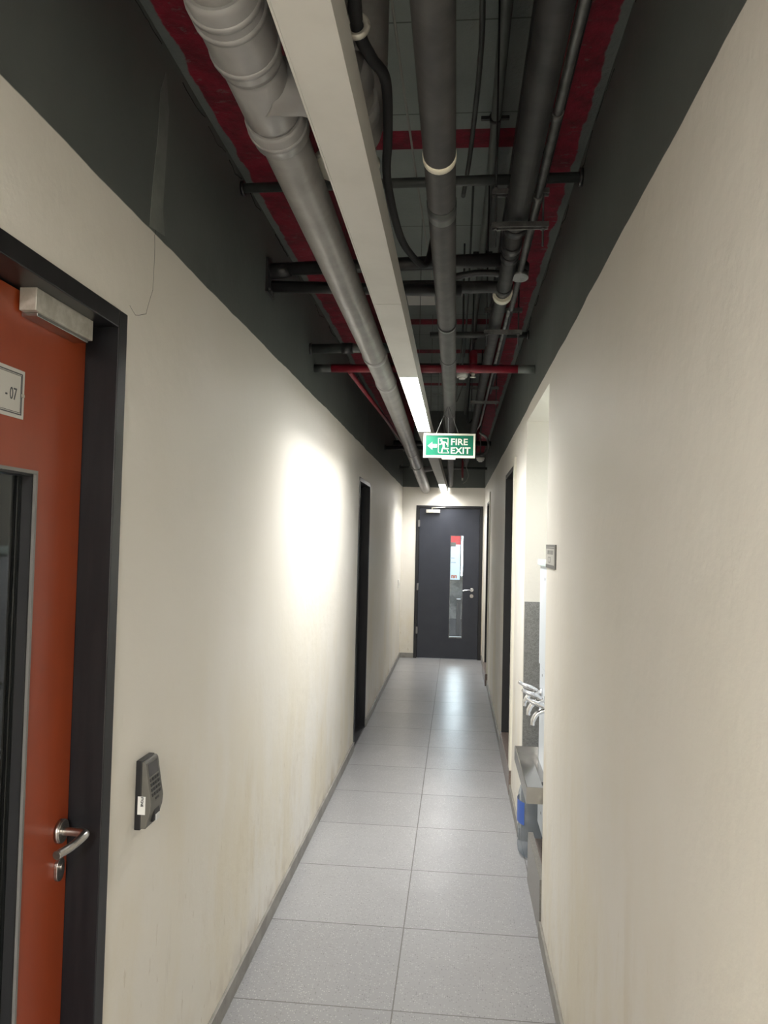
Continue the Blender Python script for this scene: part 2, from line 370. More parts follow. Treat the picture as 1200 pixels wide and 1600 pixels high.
# cracks and filler on the plaster
def crack(name, pts, parent, r=0.0009, mat='grout'):
    q = []
    for i in range(len(pts)-1):
        a, b = Vector(pts[i]), Vector(pts[i+1]); n = max(2, int((b-a).length/0.02))
        for k in range(n): q.append(a.lerp(b, k/n) + Vector((0, random.uniform(-1, 1), random.uniform(-1, 1)))*0.0025)
    q.append(Vector(pts[-1])); return tube(q, r, seg=5).build(name, mat, parent)
crack('wall_crack', [(XL, 1.90, 2.478), (XL, 1.905, 2.40), (XL, 1.90, 2.33), (XL, 1.86, 2.26), (XL, 1.80, 2.235), (XL, 1.765, 2.25)], WL, 0.0006)
crack('wall_crack', [(XL, 1.90, 2.478), (XL, 1.92, 2.62), (XL, 1.915, 2.76), (XL, 1.93, 2.9)], WL, 0.0007)
MB().prism([(1.865, 2.485), (1.875, 2.60), (1.895, 2.72), (1.905, 2.86), (1.935, 2.93), (1.965, 2.84), (1.955, 2.70), (1.945, 2.56), (1.965, 2.50)], XL-0.001, XL+0.0012, axis='x').build('plaster_patch', 'patch', WL)
for X, par in ((XL, WL), (XR, WR)):
    yy = 1.6
    while yy < 6.0:
        L = random.uniform(0.12, 0.4)
        crack('wall_crack', [(X, yy, 2.985+random.uniform(-0.012, 0.006)), (X, yy+L/2, 2.975+random.uniform(-0.02, 0.012)), (X, yy+L, 2.985)], par, random.uniform(0.0012, 0.003))
        yy += L + random.uniform(0.02, 0.25)

# ------------------------------------------------------------------ doors
def add(parent, name, mb, mat, bevel=0.0, label=None, kind=None):
    o = mb.build(name, mat, parent, bevel)
    if label: o['label'] = label
    return o
# orange door, front left
d = struct(MB().box(-0.91, XL+0.006, 1.70, 1.745, 0, 2.22).box(-0.91, XL+0.006, 0.70, 0.745, 0, 2.22)
           .box(-0.91, XL+0.006, 0.745, 1.70, 2.178, 2.22).build('door_1', 'frame', bevel=0.002))
d['label'] = 'orange door in a black frame at the front left'; D1 = d
XF, XBk = -0.867, -0.905
gy0, gy1, gz0, gz1 = 1.33, 1.508, 0.32, 1.822
gy0 = 0.95; leaf = MB().box(XBk, XF, 0.749, gy0, 0.006, 2.174).box(XBk, XF, gy1, 1.697, 0.006, 2.174).box(XBk, XF, gy0, gy1, 0.006, gz0).box(XBk, XF, gy0, gy1, gz1, 2.174).build('door_leaf', 'orange', D1)
fr = MB()
for a in ((gy1-0.010, gy1, gz0, gz1), (gy0, gy0+0.010, gz0, gz1), (gy0+0.010, gy1-0.010, gz1-0.008, gz1), (gy0+0.010, gy1-0.010, gz0, gz0+0.01)):
    fr.box(XBk-0.03, XF-0.003, a[0], a[1], a[2], a[3])
fr.build('vision_panel_frame', 'black', leaf)
fr = MB()
for a in ((gy1-0.004, gy1+0.003, gz0, gz1+0.003), (gy0+0.004, gy1-0.004, gz1-0.004, gz1+0.003)):
    fr.box(XF-0.004, XF+0.003, *a)
fr.build('glazing_bead', 'platedark', leaf)
box(XBk+0.010, XBk+0.015, gy0+0.01, gy1-0.011, gz0+0.01, gz1-0.01).build('glass_pane', 'glass', leaf)
# lever handle: rose, stem, grip
hy, hz = 1.661, 1.035
h = MB().tube([(XF, hy, hz), (XF+0.009, hy, hz)], [0.026, 0.026], 32).tube([(XF+0.009, hy, hz), (XF+0.011, hy, hz)], [0.026, 0.023], 32)
h.tube(smooth_path([(XF+0.008, hy, hz), (XF+0.045, hy, hz), (XF+0.062, hy-0.006, hz), (XF+0.068, hy-0.028, hz+0.001), (XF+0.062, hy-0.070, hz-0.005), (XF+0.054, hy-0.112, hz-0.006)], 6), 0.0092, 20)
h.build('door_handle', 'steel', D1)
k = MB(); pr = []
for i in range(32):
    a = 2*PI*i/32; pr.append((hy-0.002+0.017*math.cos(a), 0.952+math.copysign(0.008, math.sin(a))+0.017*math.sin(a)))
k.prism(pr, XF, XF+0.008, axis='x').tube([(XF+0.008, hy-0.002, 0.958), (XF+0.012, hy-0.002, 0.958)], 0.007, 16); k.build('keyhole_plate', 'steel', D1, 0.001)
# nameplate on the orange door
np_ = box(XF, XF+0.002, 1.17, 1.450, 1.922, 2.018).build('name_plate', 'plate', leaf)
def ring(x, y0, y1, z0, z1, t):
    return MB().box(x, x+0.0006, y0, y1, z1-t, z1).box(x, x+0.0006, y0, y1, z0, z0+t).box(x, x+0.0006, y1-t, y1, z0+t, z1-t).box(x, x+0.0006, y0, y0+t, z0+t, z1-t)
b1 = ring(XF+0.002, 1.18, 1.442, 1.929, 2.011, 0.0022); b2 = ring(XF+0.002, 1.184, 1.438, 1.933, 2.007, 0.001)
b1.add(b2.v, b2.f); b1.sm = [False]*len(b1.f)
brd = b1.build('plate_border', 'plateline', leaf)
tube([(XF+0.002, 1.442, 1.968), (XF+0.006, 1.442, 1.968)], 0.004, 12).build('screw', 'alu', leaf)
text('door_number', '- 07', 'plateline', leaf, 0.034, (XF+0.0025, 1.424, 1.956), (0, 1, 0), (0, 0, 1), 0.0, 0.0003, sx=0.72, align='RIGHT')
# magnetic lock under the header
lk = thing('magnetic_lock', (-0.84, 1.52, 2.14), 'white metal magnetic lock box under the head of the orange door frame', 'door lock')
box(-0.862, -0.827, 1.415, 1.65, 2.133, 2.178).build('housing', 'alu', lk, 0.001)
box(-0.866, -0.832, 1.43, 1.64, 2.125, 2.133).build('armature_plate', 'tray', lk, 0.001)
# charcoal end door
XA, XB_, ZT = -0.59, 0.38, 2.215
d = struct(MB().box(XA, XA+0.045, YE-0.008, YE+0.10, 0, ZT).box(XB_-0.045, XB_, YE-0.008, YE+0.10, 0, ZT).box(XA+0.045, XB_-0.045, YE-0.008, YE+0.10, ZT-0.035, ZT).build('door_2', 'black', bevel=0.002))
d['label'] = 'charcoal door with narrow window at the far end'
box(XA+0.045, XA+0.065, YE+0.054, YE+0.07, 0, ZT-0.035).build('door_stop', 'black', d); box(XB_-0.065, XB_-0.045, YE+0.054, YE+0.07, 0, ZT-0.035).build('door_stop', 'black', d); box(XA+0.065, XB_-0.065, YE+0.054, YE+0.07, ZT-0.055, ZT-0.035).build('door_stop', 'black', d)
wx0, wx1, wz0, wz1 = -0.085, 0.105, 0.30, 1.785
Y0, Y1 = YE+0.012, YE+0.052
lf = MB().box(XA+0.048, wx0, Y0, Y1, 0.006, ZT-0.038).box(wx1, XB_-0.048, Y0, Y1, 0.006, ZT-0.038).box(wx0, wx1, Y0, Y1, 0.006, wz0).box(wx0, wx1, Y0, Y1, wz1, ZT-0.038).build('door_leaf', 'charcoal', d)
m = MB(); T = 0.007
m.box(wx0, wx0+T, Y0-0.002, Y1+0.01, wz0, wz1).box(wx1-T, wx1, Y0-0.002, Y1+0.01, wz0, wz1).box(wx0+T, wx1-T, Y0-0.002, Y1+0.01, wz1-T, wz1).box(wx0+T, wx1-T, Y0-0.002, Y1+0.01, wz0, wz0+0.02)
m.build('glazing_bead', 'galv', lf)
box(wx0+0.004, wx1-0.004, Y1-0.01, Y1-0.005, wz0+0.01, wz1-0.004).build('glass_pane', 'glass', lf)
m = MB().tube([(0.235, Y0, 1.005), (0.235, Y0-0.008, 1.005)], 0.026, 24)
m.tube(smooth_path([(0.235, Y0-0.006, 1.005), (0.235, Y0-0.05, 1.005), (0.225, Y0-0.058, 1.007), (0.17, Y0-0.058, 1.002), (0.105, Y0-0.055, 0.99)], 5), 0.009, 14)
m.build('door_handle', 'chrome', d)
MB().tube([(0.235, Y0, 0.915), (0.235, Y0-0.01, 0.915)], 0.026, 24).tube([(0.235, Y0-0.01, 0.915), (0.235, Y0-0.02, 0.915)], 0.012, 16).build('lock_cylinder', 'steel', d)
for zz in (0.35, 0.98, 1.9): box(XA+0.03, XA+0.056, YE-0.014, YE+0.014, zz, zz+0.10).build('hinge', 'platedark', d)
cl = box(-0.445, -0.245, Y0-0.05, Y0, 2.108, 2.155).build('door_closer', 'alu', d, 0.004)
tube([(-0.36, Y0-0.03, 2.155), (-0.36, Y0-0.03, 2.18), (-0.17, Y0-0.06, 2.19)], 0.007, 8).build('closer_arm', 'alu', cl)
# door recess, middle left
def side_door(name, xf, sgn, y0, y1, z0, z1, label, mat='black', depth=0.11):
    f = 0.035; xs = sorted((xf+sgn*0.004, xf-sgn*depth))
    d = struct(MB().box(xs[0], xs[1], y0, y0+f, z0, z1).box(xs[0], xs[1], y1-f, y1, z0, z1).box(xs[0], xs[1], y0+f, y1-f, z1-f, z1).build(name, mat, bevel=0.002)); d['label'] = label
    xs = sorted((xf-sgn*(depth-0.04), xf-sgn*depth))
    box(xs[0], xs[1], y0+f+0.003, y1-f-0.003, z0+0.006, z1-f-0.003).build('door_leaf', 'leafblack', d)  # dark leaf; in the right doorways its black stands in for unlit rooms
    return d
side_door('door_3', XL, 1, 6.19, 6.99, 0, 2.21, 'dark door in a glossy black frame, middle of the left wall', 'frame')
side_door('door_4', XR, -1, 5.32, 6.36, 0.17, 2.25, 'dark doorway in the right wall beside the pantry niche')
side_door('door_5', XR, -1, 9.25, 10.15, 0.14, 2.21, 'narrow dark doorway at the far end of the right wall')
struct(box(XR-0.014, 0.62, 5.30, 6.37, 0.0, 0.17).build('trim_1', 'granitebrown', bevel=0.003))
struct(box(XR-0.03, 0.62, 9.22, 10.17, 0.0, 0.14).build('trim_2', 'granitebrown', bevel=0.003))
struct(box(-0.995, XL-0.002, 6.19, 6.99, 0.0, 0.012).build('trim_7', 'black'))
# ragged cream jamb boards of the right doorways
m = MB(); pr = [(5.325, 0.18)]
for i in range(60): pr.append((5.333+random.uniform(-0.006, 0.006), 0.2+i*2.08/60))
pr += [(5.325, 2.285), (5.245, 2.285), (5.245, 0.18)]
struct(m.prism(pr, XR-0.016, XR+0.001, axis='x').build('trim_3', 'creamplastic'))
m = MB(); pr = [(9.255, 0.15)]
for i in range(50): pr.append((9.262+random.uniform(-0.007, 0.007), 0.17+i*2.03/50))
pr += [(9.255, 2.3), (9.18, 2.3), (9.18, 0.15)]
struct(m.prism(pr, XR-0.014, XR+0.001, axis='x').build('trim_4', 'creamplastic'))

# ------------------------------------------------------------------ landing behind the end door
m = MB().box(-1.0, 1.0, 13.6, 13.7, 0, 3.0).box(-1.1, -1.0, YE+0.16, 13.7, 0, 3.0).box(1.0, 1.1, YE+0.16, 13.7, 0, 3.0).box(-1.1, 1.1, YE+0.16, 13.7, 3.0, 3.1)
struct(m.build('wall_landing', 'landwall'))
w1 = struct(MB().box(-0.75, -0.70, 13.56, 13.6, 1.06, 2.55).box(0.75, 0.80, 13.56, 13.6, 1.06, 2.55).box(-0.70, 0.75, 13.56, 13.6, 2.50, 2.55).box(-0.70, 0.75, 13.56, 13.6, 1.06, 1.10).build('window_1', 'galv'))
dl = principled('daylit_pane', (0.8, 0.8, 0.8)); dl.node_tree.nodes['Principled BSDF'].inputs['Emission Color'].default_value = (0.80, 0.90, 1.0, 1); dl.node_tree.nodes['Principled BSDF'].inputs['Emission Strength'].default_value = 5.0
box(-0.70, 0.75, 13.585, 13.59, 1.10, 2.50).build('window_pane', dl, w1)
po = thing('poster', (0, YE+0.13, 1.55), 'white and red poster seen through the end door window', 'poster')
py = YE + 0.13
box(-0.30, 0.062, py, py+0.001, 1.14, 1.655).build('sheet', 'posterwhite', po)
box(-0.30, 0.062, py, py+0.001, 1.655, 1.85).build('red_header', 'red', po)
box(-0.20, -0.005, py-0.0015, py-0.001, 1.625, 1.685).build('grey_blob', 'postergrey', po)
text('poster_text', 'nn', 'posterorange', po, 0.085, (-0.065, py-0.001, 1.165), (1, 0, 0), (0, 0, 1), 0.004, 0.0006, sx=1.0)
for zz, x0 in ((1.45, -0.05), (1.385, -0.03)): box(-0.07, x0+0.03, py-0.001, py, zz, zz+0.01).build('printed_line', 'postergrey', po)
hs = box(0.062, 0.077, py-0.01, py+0.02, 1.12, 2.1).build('poster_holder_post', 'charcoal'); hs.parent = po; hs.location = (0, -py, -1.55)
ub = thing('pole_stand', (0.06, 12.4, 0), 'dark pole standing on the landing behind the door glass', 'stand')
box(0.02, 0.09, 12.38, 12.44, 0.02, 0.78).build('post', 'charcoal', ub, 0.005); box(-0.03, 0.14, 12.33, 12.49, 0, 0.02).build('foot', 'charcoal', ub, 0.004)
struct(box(-1.0, 1.0, 13.55, 13.6, 0, 0.35).build('trim_5', 'charcoal'))

# ------------------------------------------------------------------ room behind the orange door
m = MB().box(-3.6, -3.5, -1.0, 5.0, 0, 3.0).box(-3.5, -0.995, 4.9, 5.0, 0, 3.0).box(-3.5, -0.995, -1.0, -0.9, 0, 3.0).box(-3.5, -0.995, -0.9, 4.9, 3.0, 3.1)
struct(m.build('wall_sideroom', 'roomgrey'))
cb = thing('metal_cabinet', (-2.0, 3.0, 0), 'grey metal cabinet in the room behind the orange door', 'cabinet')
box(-2.75, -1.25, 3.0, 3.5, 0.58, 1.655).build('body', 'cabinet', cb, 0.004)
box(-2.70, -1.30, 3.02, 3.5, 0.0, 0.58).build('plinth', 'black', cb, 0.004)
box(-2.75, -1.25, 2.985, 3.0, 1.66, 1.695).build('top_rail', 'lid', cb, 0.002)
for x0 in (-2.745, -2.0+0.003): box(x0, x0+0.742, 2.982, 2.999, 0.60, 1.64).build('door', 'cabinet', cb, 0.003)
for xx in (-2.05, -1.86): tube([(xx, 2.982, 1.0), (xx, 2.95, 1.0), (xx, 2.95, 1.12), (xx, 2.982, 1.12)], 0.007, 8).build('handle', 'chrome', cb)
cc = MB()
for i in range(5):
    rr = 0.13 + 0.008*i; cc.tube([(-1.76+0.45*rr*math.cos(t*PI/16), 2.97-0.006*i, 1.385+0.8*rr*math.sin(t*PI/16)) for t in range(33)], 0.004, 6, cap=False)
tag(cc.build('cable_coil', 'cable'), 'coil of black cable hung on the grey cabinet behind the door glass', 'cable')

# ------------------------------------------------------------------ card reader
rd = thing('access_reader', (XL, 1.94, 1.04), 'dark grey keypad access reader with white sticker, on the wall beside the orange door', 'access reader')
ry0, ry1 = 1.898, 1.980
MB().prism([(XL, 0.953), (XL+0.016, 0.953), (XL+0.016, 1.126), (XL, 1.126)], ry0, ry1).build('back_box', 'readerbase', rd, 0.002)
P0 = [(XL+0.016, 0.957), (XL+0.030, 0.957), (XL+0.034, 0.975), (XL+0.041, 0.998), (XL+0.043, 1.02), (XL+0.026, 1.118), (XL+0.022, 1.124), (XL+0.016, 1.124)]
fc = MB().prism(P0, ry0, ry1).build('front_shell', 'readergrey', rd, 0.002)
# sloping face coordinate frame
A = Vector((XL+0.043, 0, 1.02)); B = Vector((XL+0.026, 0, 1.118)); dv = (B-A).normalized(); nv = Vector((dv.z, 0, -dv.x))
def face_patch(u0, u1, v0, v1, t0, t1):
    # u along +Y, v up the sloping face from its lower edge, t off the face
    vs = []
    for t in (t0, t1):
        for v in (v0, v1):
            for u in (u0, u1):
                q = A + dv*v + nv*t; vs.append((q.x, ry0+u, q.z))
    return MB().add(vs, [(0, 1, 3, 2), (4, 6, 7, 5), (0, 4, 5, 1), (2, 3, 7, 6), (0, 2, 6, 4), (1, 5, 7, 3)])
face_patch(0.012, 0.072, 0.064, 0.096, -0.001, 0.0006).build('display', 'screen', rd)
for r_ in range(4):
    for c_ in range(4):
        u = 0.012 + c_*0.0155; v = 0.052 - r_*0.0125
        face_patch(u, u+0.011, v, v+0.0075, 0, 0.0012).build('key', 'readerbase', rd)
face_patch(0.030, 0.052, 0.003, 0.008, 0, 0.001).build('function_key', 'readerbase', rd)
MB().prism([(XL+0.030, 0.966), (XL+0.039, 0.966), (XL+0.043, 0.985), (XL+0.040, 1.005), (XL+0.036, 1.005)], ry0+0.028, ry0+0.062).build('sensor_block', 'readerbase', rd, 0.001)
box(XL+0.0425, XL+0.0445, ry0+0.034, ry0+0.056, 0.968, 0.984).build('sensor_window', 'label', rd)
st = box(XL+0.008, XL+0.028, ry0-0.0008, ry0, 0.993, 1.038).build('sticker', 'label', rd)
text('sticker_text', 'ITCNE', 'black', rd, 0.0085, (XL+0.0165, ry0-0.0012, 1.037), (0, 0, -1), (1, 0, 0), 0.0004, 0.0002)

# ------------------------------------------------------------------ switch, wall plate
sw = thing('light_switch', (XL, 10.69, 1.09), 'small white switch plate on the left wall near the end door', 'switch')
box(XL, XL+0.012, 10.63, 10.75, 1.03, 1.15).build('plate', 'white', sw, 0.003); box(XL+0.012, XL+0.018, 10.67, 10.71, 1.07, 1.11).build('rocker', 'white', sw, 0.002)
wp = thing('pantry_sign', (XR, 3.27, 1.645), 'small grey framed plate on the right wall at the edge of the pantry niche', 'sign')
box(XR-0.006, XR, 3.105, 3.418, 1.596, 1.696).build('frame', 'platedark', wp, 0.002)
box(XR-0.007, XR-0.006, 3.125, 3.405, 1.606, 1.686).build('panel', 'plate', wp)
m = MB()
for i, a in enumerate((3.16, 3.20, 3.24, 3.28, 3.32)): m.box(XR-0.0076, XR-0.007, a, a+0.024, 1.655, 1.672)
m.box(XR-0.0076, XR-0.007, 3.13, 3.40, 1.679, 1.684).box(XR-0.0076, XR-0.007, 3.13, 3.40, 1.606, 1.612)
for z0 in (1.620, 1.6415): m.box(XR-0.0076, XR-0.007, 3.25, 3.33, z0, z0+0.003)
for y0 in (3.25, 3.324): m.box(XR-0.0076, XR-0.007, y0, y0+0.006, 1.62, 1.6445)
m.build('marks', 'platedark', wp)

# ------------------------------------------------------------------ pantry niche
struct(box(0.40, 1.15, 4.505, 4.52, 0, 1.362).build('trim_6', 'granite'))
kb = thing('granite_kerb', (0.6, 3.7, 0), 'grey stone kerb under the water cooler in the niche', 'kerb')
box(0.389, 0.415, 3.432, 3.985, 0, 0.245).build('front_slab', 'stone', kb, 0.002)
box(0.415, 1.148, 3.432, 3.985, 0, 0.215).build('base_fill', 'granitebrown', kb, 0.002)
wc = thing('water_cooler', (0.68, 3.81, 0.215), 'tall white water cooler with chrome taps in the wall niche', 'water cooler')
box(0.450, 0.90, 3.455, 4.175, 1.065, 1.585).build('upper_body', 'coolerwhite', wc, 0.004)
box(0.455, 0.90, 3.46, 4.17, 0.235, 1.06).build('lower_body', 'coolerwhite', wc, 0.004)
box(0.436, 0.91, 3.45, 4.185, 1.585, 1.615).build('lid', 'lid', wc, 0.003)
for yy in (3.52, 4.1):
    for xx in (0.50, 0.86): box(xx, xx+0.03, yy-0.03, yy, 0.215 if yy < 3.9 else 0.0, 0.236).build('foot', 'black', wc)
box(0.449, 0.4505, 3.80, 3.88, 1.07, 1.115).build('vent_slot', 'black', wc)
for p in ((4.05, 1.02), (3.95, 1.52), (4.02, 0.33), (3.9, 0.99)):
    xh = 0.450 if p[1] > 1.06 else 0.455
    tube([(xh+0.001, p[0], p[1]), (xh-0.0005, p[0], p[1])], 0.008, 10).build('screw_hole', 'black', wc)
for ty in (3.62, 3.83, 4.04):
    t = MB().tube([(0.456, ty, 0.935), (0.443, ty, 0.935)], 0.022, 18)
    t.tube(smooth_path([(0.46, ty, 0.935), (0.42, ty, 0.932), (0.385, ty, 0.915), (0.368, ty, 0.885), (0.366, ty, 0.862)], 5), [0.012]*16+[0.010]*5, 14)
    tp = t.build('tap', 'chrome', wc)
    tube(smooth_path([(0.43, ty, 0.94), (0.405, ty, 0.955), (0.365, ty, 0.968), (0.335, ty, 0.985)], 4), [0.010]*5+[0.012]*4+[0.009]*4, 12).build('tap_lever', 'chrome', tp)
# drip tray
tr = MB(); ty0, ty1, xo, xi, zt, zb = 3.49, 4.185, 0.331, 0.455, 0.62, 0.548
tr.box(xo, xo+0.004, ty0, ty1, zb, zt).box(xo+0.004, xi, ty0, ty0+0.004, zb, zt).box(xo+0.004, xi, ty1-0.004, ty1, zb, zt).box(xo+0.004, xi, ty0+0.004, ty1-0.004, zb, zb+0.006)
tray = tr.build('drip_tray', 'tray', wc)
# sloping tray floor, drain slot
MB().prism([(xo+0.004, zt-0.030), (0.425, zb+0.014), (xi, zb+0.014), (xi, zb+0.007), (0.42, zb+0.007), (xo+0.004, zt-0.036)], ty0+0.006, ty1-0.006).build('tray_slope', 'tray', tray)
box(0.427, 0.450, 3.72, 3.76, zb+0.0145, zb+0.016).build('drain_slot', 'black', tray)
tag(tube(smooth_path([(0.453, 3.70, 1.42), (0.440, 3.66, 1.36), (0.435, 3.64, 1.25), (0.440, 3.66, 1.15), (0.446, 3.68, 1.10)], 6), 0.003, 8).build('power_cord', 'cable'), 'thin black cord hanging on the front of the water cooler', 'cord')
# water jug
jg = thing('water_jug', (0.497, 4.335, 0), 'cloudy plastic water jug with blue label on the floor beside the kerb', 'water jug')
def lathe(cx, cy, prof, seg=32):
    m = MB(); vs = []
    for r, z in prof:
        for j in range(seg): a = 2*PI*j/seg; vs.append((cx+r*math.cos(a), cy+r*math.sin(a), z))
    fs = [(i*seg+j, i*seg+(j+1) % seg, (i+1)*seg+(j+1) % seg, (i+1)*seg+j) for i in range(len(prof)-1) for j in range(seg)]
    return m.add(vs, fs, True)
cx, cy = 0.497, 4.335
prof = [(0.0, 0.004), (0.11, 0.004), (0.128, 0.02), (0.132, 0.06), (0.125, 0.075), (0.132, 0.09), (0.132, 0.15), (0.125, 0.162), (0.132, 0.175), (0.132, 0.24), (0.125, 0.252), (0.132, 0.265), (0.130, 0.32), (0.12, 0.36), (0.095, 0.40), (0.045, 0.43), (0.028, 0.445), (0.028, 0.49), (0.0, 0.492)]
lathe(cx, cy, prof).build('bottle', 'jugclear', jg)
m = MB(); vs = []; n = 12
for z in (0.18, 0.30):
    for j in range(n+1): a = math.radians(150+70*j/n); vs.append((cx+0.1345*math.cos(a), cy+0.1345*math.sin(a), z))
m.add(vs, [(j, j+1, n+2+j, n+1+j) for j in range(n)], True).build('blue_label', 'jug', jg)
lathe(cx, cy, [(0.0, 0.489), (0.031, 0.489), (0.031, 0.51), (0.0, 0.511)], 20).build('cap', 'jug', jg)

# ------------------------------------------------------------------ light channel
lc = thing('light_channel', (-0.232, 3.5, 2.45), 'long cream linear light channel hanging below the pipes with lit sections', 'ceiling light')
cx0, cx1, cz = -0.280, -0.190, 2.452
spans = [(-3.4, 2.42), (2.423, 5.36), (5.363, 11.17)]
lit = [(3.53, 5.28), (9.70, 11.16)]
def sag(m):
    # the last lengths of the channel drop and drift a little towards the end wall
    m.v = [(x+0.055*max(0, y-5.36)/5.8, y, z-0.055*max(0, y-5.36)/5.8) for x, y, z in m.v]; return m
for a, b in spans:
    m = MB().box(cx0, cx0+0.004, a, b, cz, cz+0.085).box(cx1-0.004, cx1, a, b, cz, cz+0.085).box(cx0+0.004, cx1-0.004, a, b, cz+0.060, cz+0.064)
    y = a
    for (p, q) in lit:
        if p >= a and q <= b: m.box(cx0+0.004, cx1-0.004, y, p, cz+0.0015, cz+0.005); y = q
    if y < b-0.02: m.box(cx0+0.004, cx1-0.004, y, b, cz+0.0015, cz+0.005)
    sag(m).build('profile', 'channel', lc)
for (p, q) in lit: sag(box(cx0+0.004, cx1-0.004, p, q, cz+0.001, cz+0.006)).build('diffuser', 'led' if p < 5 else 'ledbright', lc)
for yy in (0.6, 2.0, 4.4, 6.4, 8.6, 10.6): tube([(-0.235, yy, cz+0.064), (-0.235, yy, ZS)], 0.0015, 6).build('suspension_wire', 'galv', lc)

# ------------------------------------------------------------------ exit sign
sg = thing('exit_sign', (-0.05, 4.5, 2.26), 'green and white FIRE EXIT sign with left arrow and running figure', 'sign')
sx0, sx1, sz0, sz1, sy = -0.204, 0.099, 2.188, 2.331, 4.5
m = MB(); T = 0.014
m.box(sx0, sx1, sy-0.004, sy+0.014, sz1-0.011, sz1).box(sx0, sx1, sy-0.004, sy+0.014, sz0, sz0+T).box(sx0, sx0+T, sy-0.004, sy+0.014, sz0+T, sz1-0.011).box(sx1-0.011, sx1, sy-0.004, sy+0.014, sz0+T, sz1-0.011)
m.build('frame', 'signwhite', sg, 0.0015)
box(sx0+T, sx1-0.011, sy, sy+0.010, sz0+T, sz1-0.011).build('green_panel', 'signgreen', sg)
box(-0.095, -0.015, sy-0.008, sy+0.016, sz0-0.009, sz0).build('bottom_clip', 'signwhite', sg, 0.001)
F0 = sy-0.0008
text('sign_text', 'FIRE', 'signwhite', sg, 0.0525, (-0.0455, F0, 2.2645), (1, 0, 0), (0, 0, 1), 0.0008, 0.0006, sx=1.06)
text('sign_text', 'EXIT', 'signwhite', sg, 0.0525, (-0.0465, F0, 2.2140), (1, 0, 0), (0, 0, 1), 0.0008, 0.0006, sx=1.09)
m = MB().prism([(-0.178, 2.2585), (-0.152, 2.2805), (-0.152, 2.2675), (-0.124, 2.2675), (-0.124, 2.2485), (-0.152, 2.2485), (-0.152, 2.2355)], F0-0.0006, F0+0.0006)
m.build('arrow', 'signwhite', sg)
def sline(m, pts, wd):
    for (a, b) in zip(pts[:-1], pts[1:]):
        a = Vector((a[0], a[1])); b = Vector((b[0], b[1])); dd = (b-a).normalized(); nn = Vector((-dd.y, dd.x))*wd/2; e_ = dd*wd*0.3
        q = [a-e_+nn, a-e_-nn, b+e_-nn, b+e_+nn]; m.prism([(v.x, v.y) for v in q], F0-0.0006, F0+0.0006)
def fig(px, pz): return (-0.1165 + px*0.001, 2.304 - pz*0.001)   # local millimetres from the pictogram's corner
m = MB(); sline(m, [fig(56, 50), fig(56, 1), fig(0, 1), fig(0, 80), fig(6, 87), fig(62, 87), fig(52, 70)], 0.0032)
m.build('door_outline', 'signwhite', sg)
m = MB(); hd = fig(17, 13); m.prism([(hd[0]+0.0062*math.cos(2*PI*i/16), hd[1]+0.0062*math.sin(2*PI*i/16)) for i in range(16)], F0-0.0006, F0+0.0006)
m.prism([fig(22, 18), fig(33, 21), fig(37, 36), fig(36, 54), fig(26, 54), fig(26, 40), fig(19, 30)], F0-0.0006, F0+0.0006)
sline(m, [fig(22, 22), fig(16, 35), fig(4, 37)], 0.0052); sline(m, [fig(33, 22), fig(46, 27), fig(51, 38)], 0.0052)
sline(m, [fig(31, 50), fig(38, 62), fig(58, 62)], 0.0075); sline(m, [fig(30, 52), fig(23, 68), fig(20, 84)], 0.0075)
m.build('running_figure', 'signwhite', sg)
m = MB()
for xx, xt in ((-0.06, -0.062), (0.0, -0.058), (-0.13, -0.066)): m.tube([(xx, sy+0.006, sz1), (xt, sy+0.006, 2.492)], 0.0014, 6)
m.build('hanging_wire', 'galv', sg)

# ------------------------------------------------------------------ grey drain pipes
dp = thing('drain_pipe', (-0.38, 4.0, 2.52), 'long grey drain pipe beside the light channel, running to the end wall', 'pipe')
def dpt(y):
    K = [(0.4, -0.375, 2.555), (1.0, -0.38, 2.548), (3.8, -0.38, 2.522), (6.3, -0.41, 2.515), (11.2, -0.46, 2.455)]
    for (a, b) in zip(K[:-1], K[1:]):
        if y <= b[0]:
            t = (y-a[0])/(b[0]-a[0]); return Vector((a[1]+(b[1]-a[1])*t, y, a[2]+(b[2]-a[2])*t))
    return Vector((K[-1][1], y, K[-1][2]))
ys = [-1.5, 1.0, 2.0, 3.8, 5, 6.3, 8, 9.6, YE]
tube([dpt(max(y_, .4)) if y_ > 0 else Vector((-0.375, y_, 2.56)) for y_ in ys], [0.051]*5+[0.054, 0.060, 0.066, 0.068], 32).build('pipe_run', 'pvc', dp)
def collar(y0, y1, r, mat='pvcjoint', name='coupling'):
    a, b = dpt(y0), dpt(y1); dd = (b-a)
    return tube([a, a+dd*0.08, a+dd*0.92, b], [r-0.004, r, r, r-0.004], 32).build(name, mat, dp)
collar(1.00, 1.06, 0.060); collar(1.10, 1.30, 0.060)
for yy in (1.135, 1.165, 1.255): collar(yy, yy+0.012, 0.063, name='collar_ring')
collar(1.30, 1.47, 0.0555); collar(1.47, 1.545, 0.0605); collar(1.50, 1.512, 0.063, name='collar_ring')
for yy in (3.36, 3.93, 6.9): collar(yy, yy+0.05, 0.0555 if yy < 6 else 0.0595)
collar(7.95, 8.0, 0.068)
tube([(-0.38, 1.37, 2.535), (-0.315, 1.42, 2.565), (-0.315, 1.42, 2.565), (-0.26, 1.45, 2.60), (-0.25, 1.47, 2.66)], [0.050, 0.051, 0.055, 0.055, 0.050], 28).build('wye_branch', 'pvcjoint', dp)
tube([dpt(8.6), dpt(8.6)+Vector((0.16, 0.02, 0.03))], 0.03, 18).build('side_branch', 'pvcjoint', dp)
d2 = thing('drain_pipe', (-0.2, 1.3, 2.72), 'short grey drain pipe half hidden behind the light channel, joined to the longer one', 'pipe')
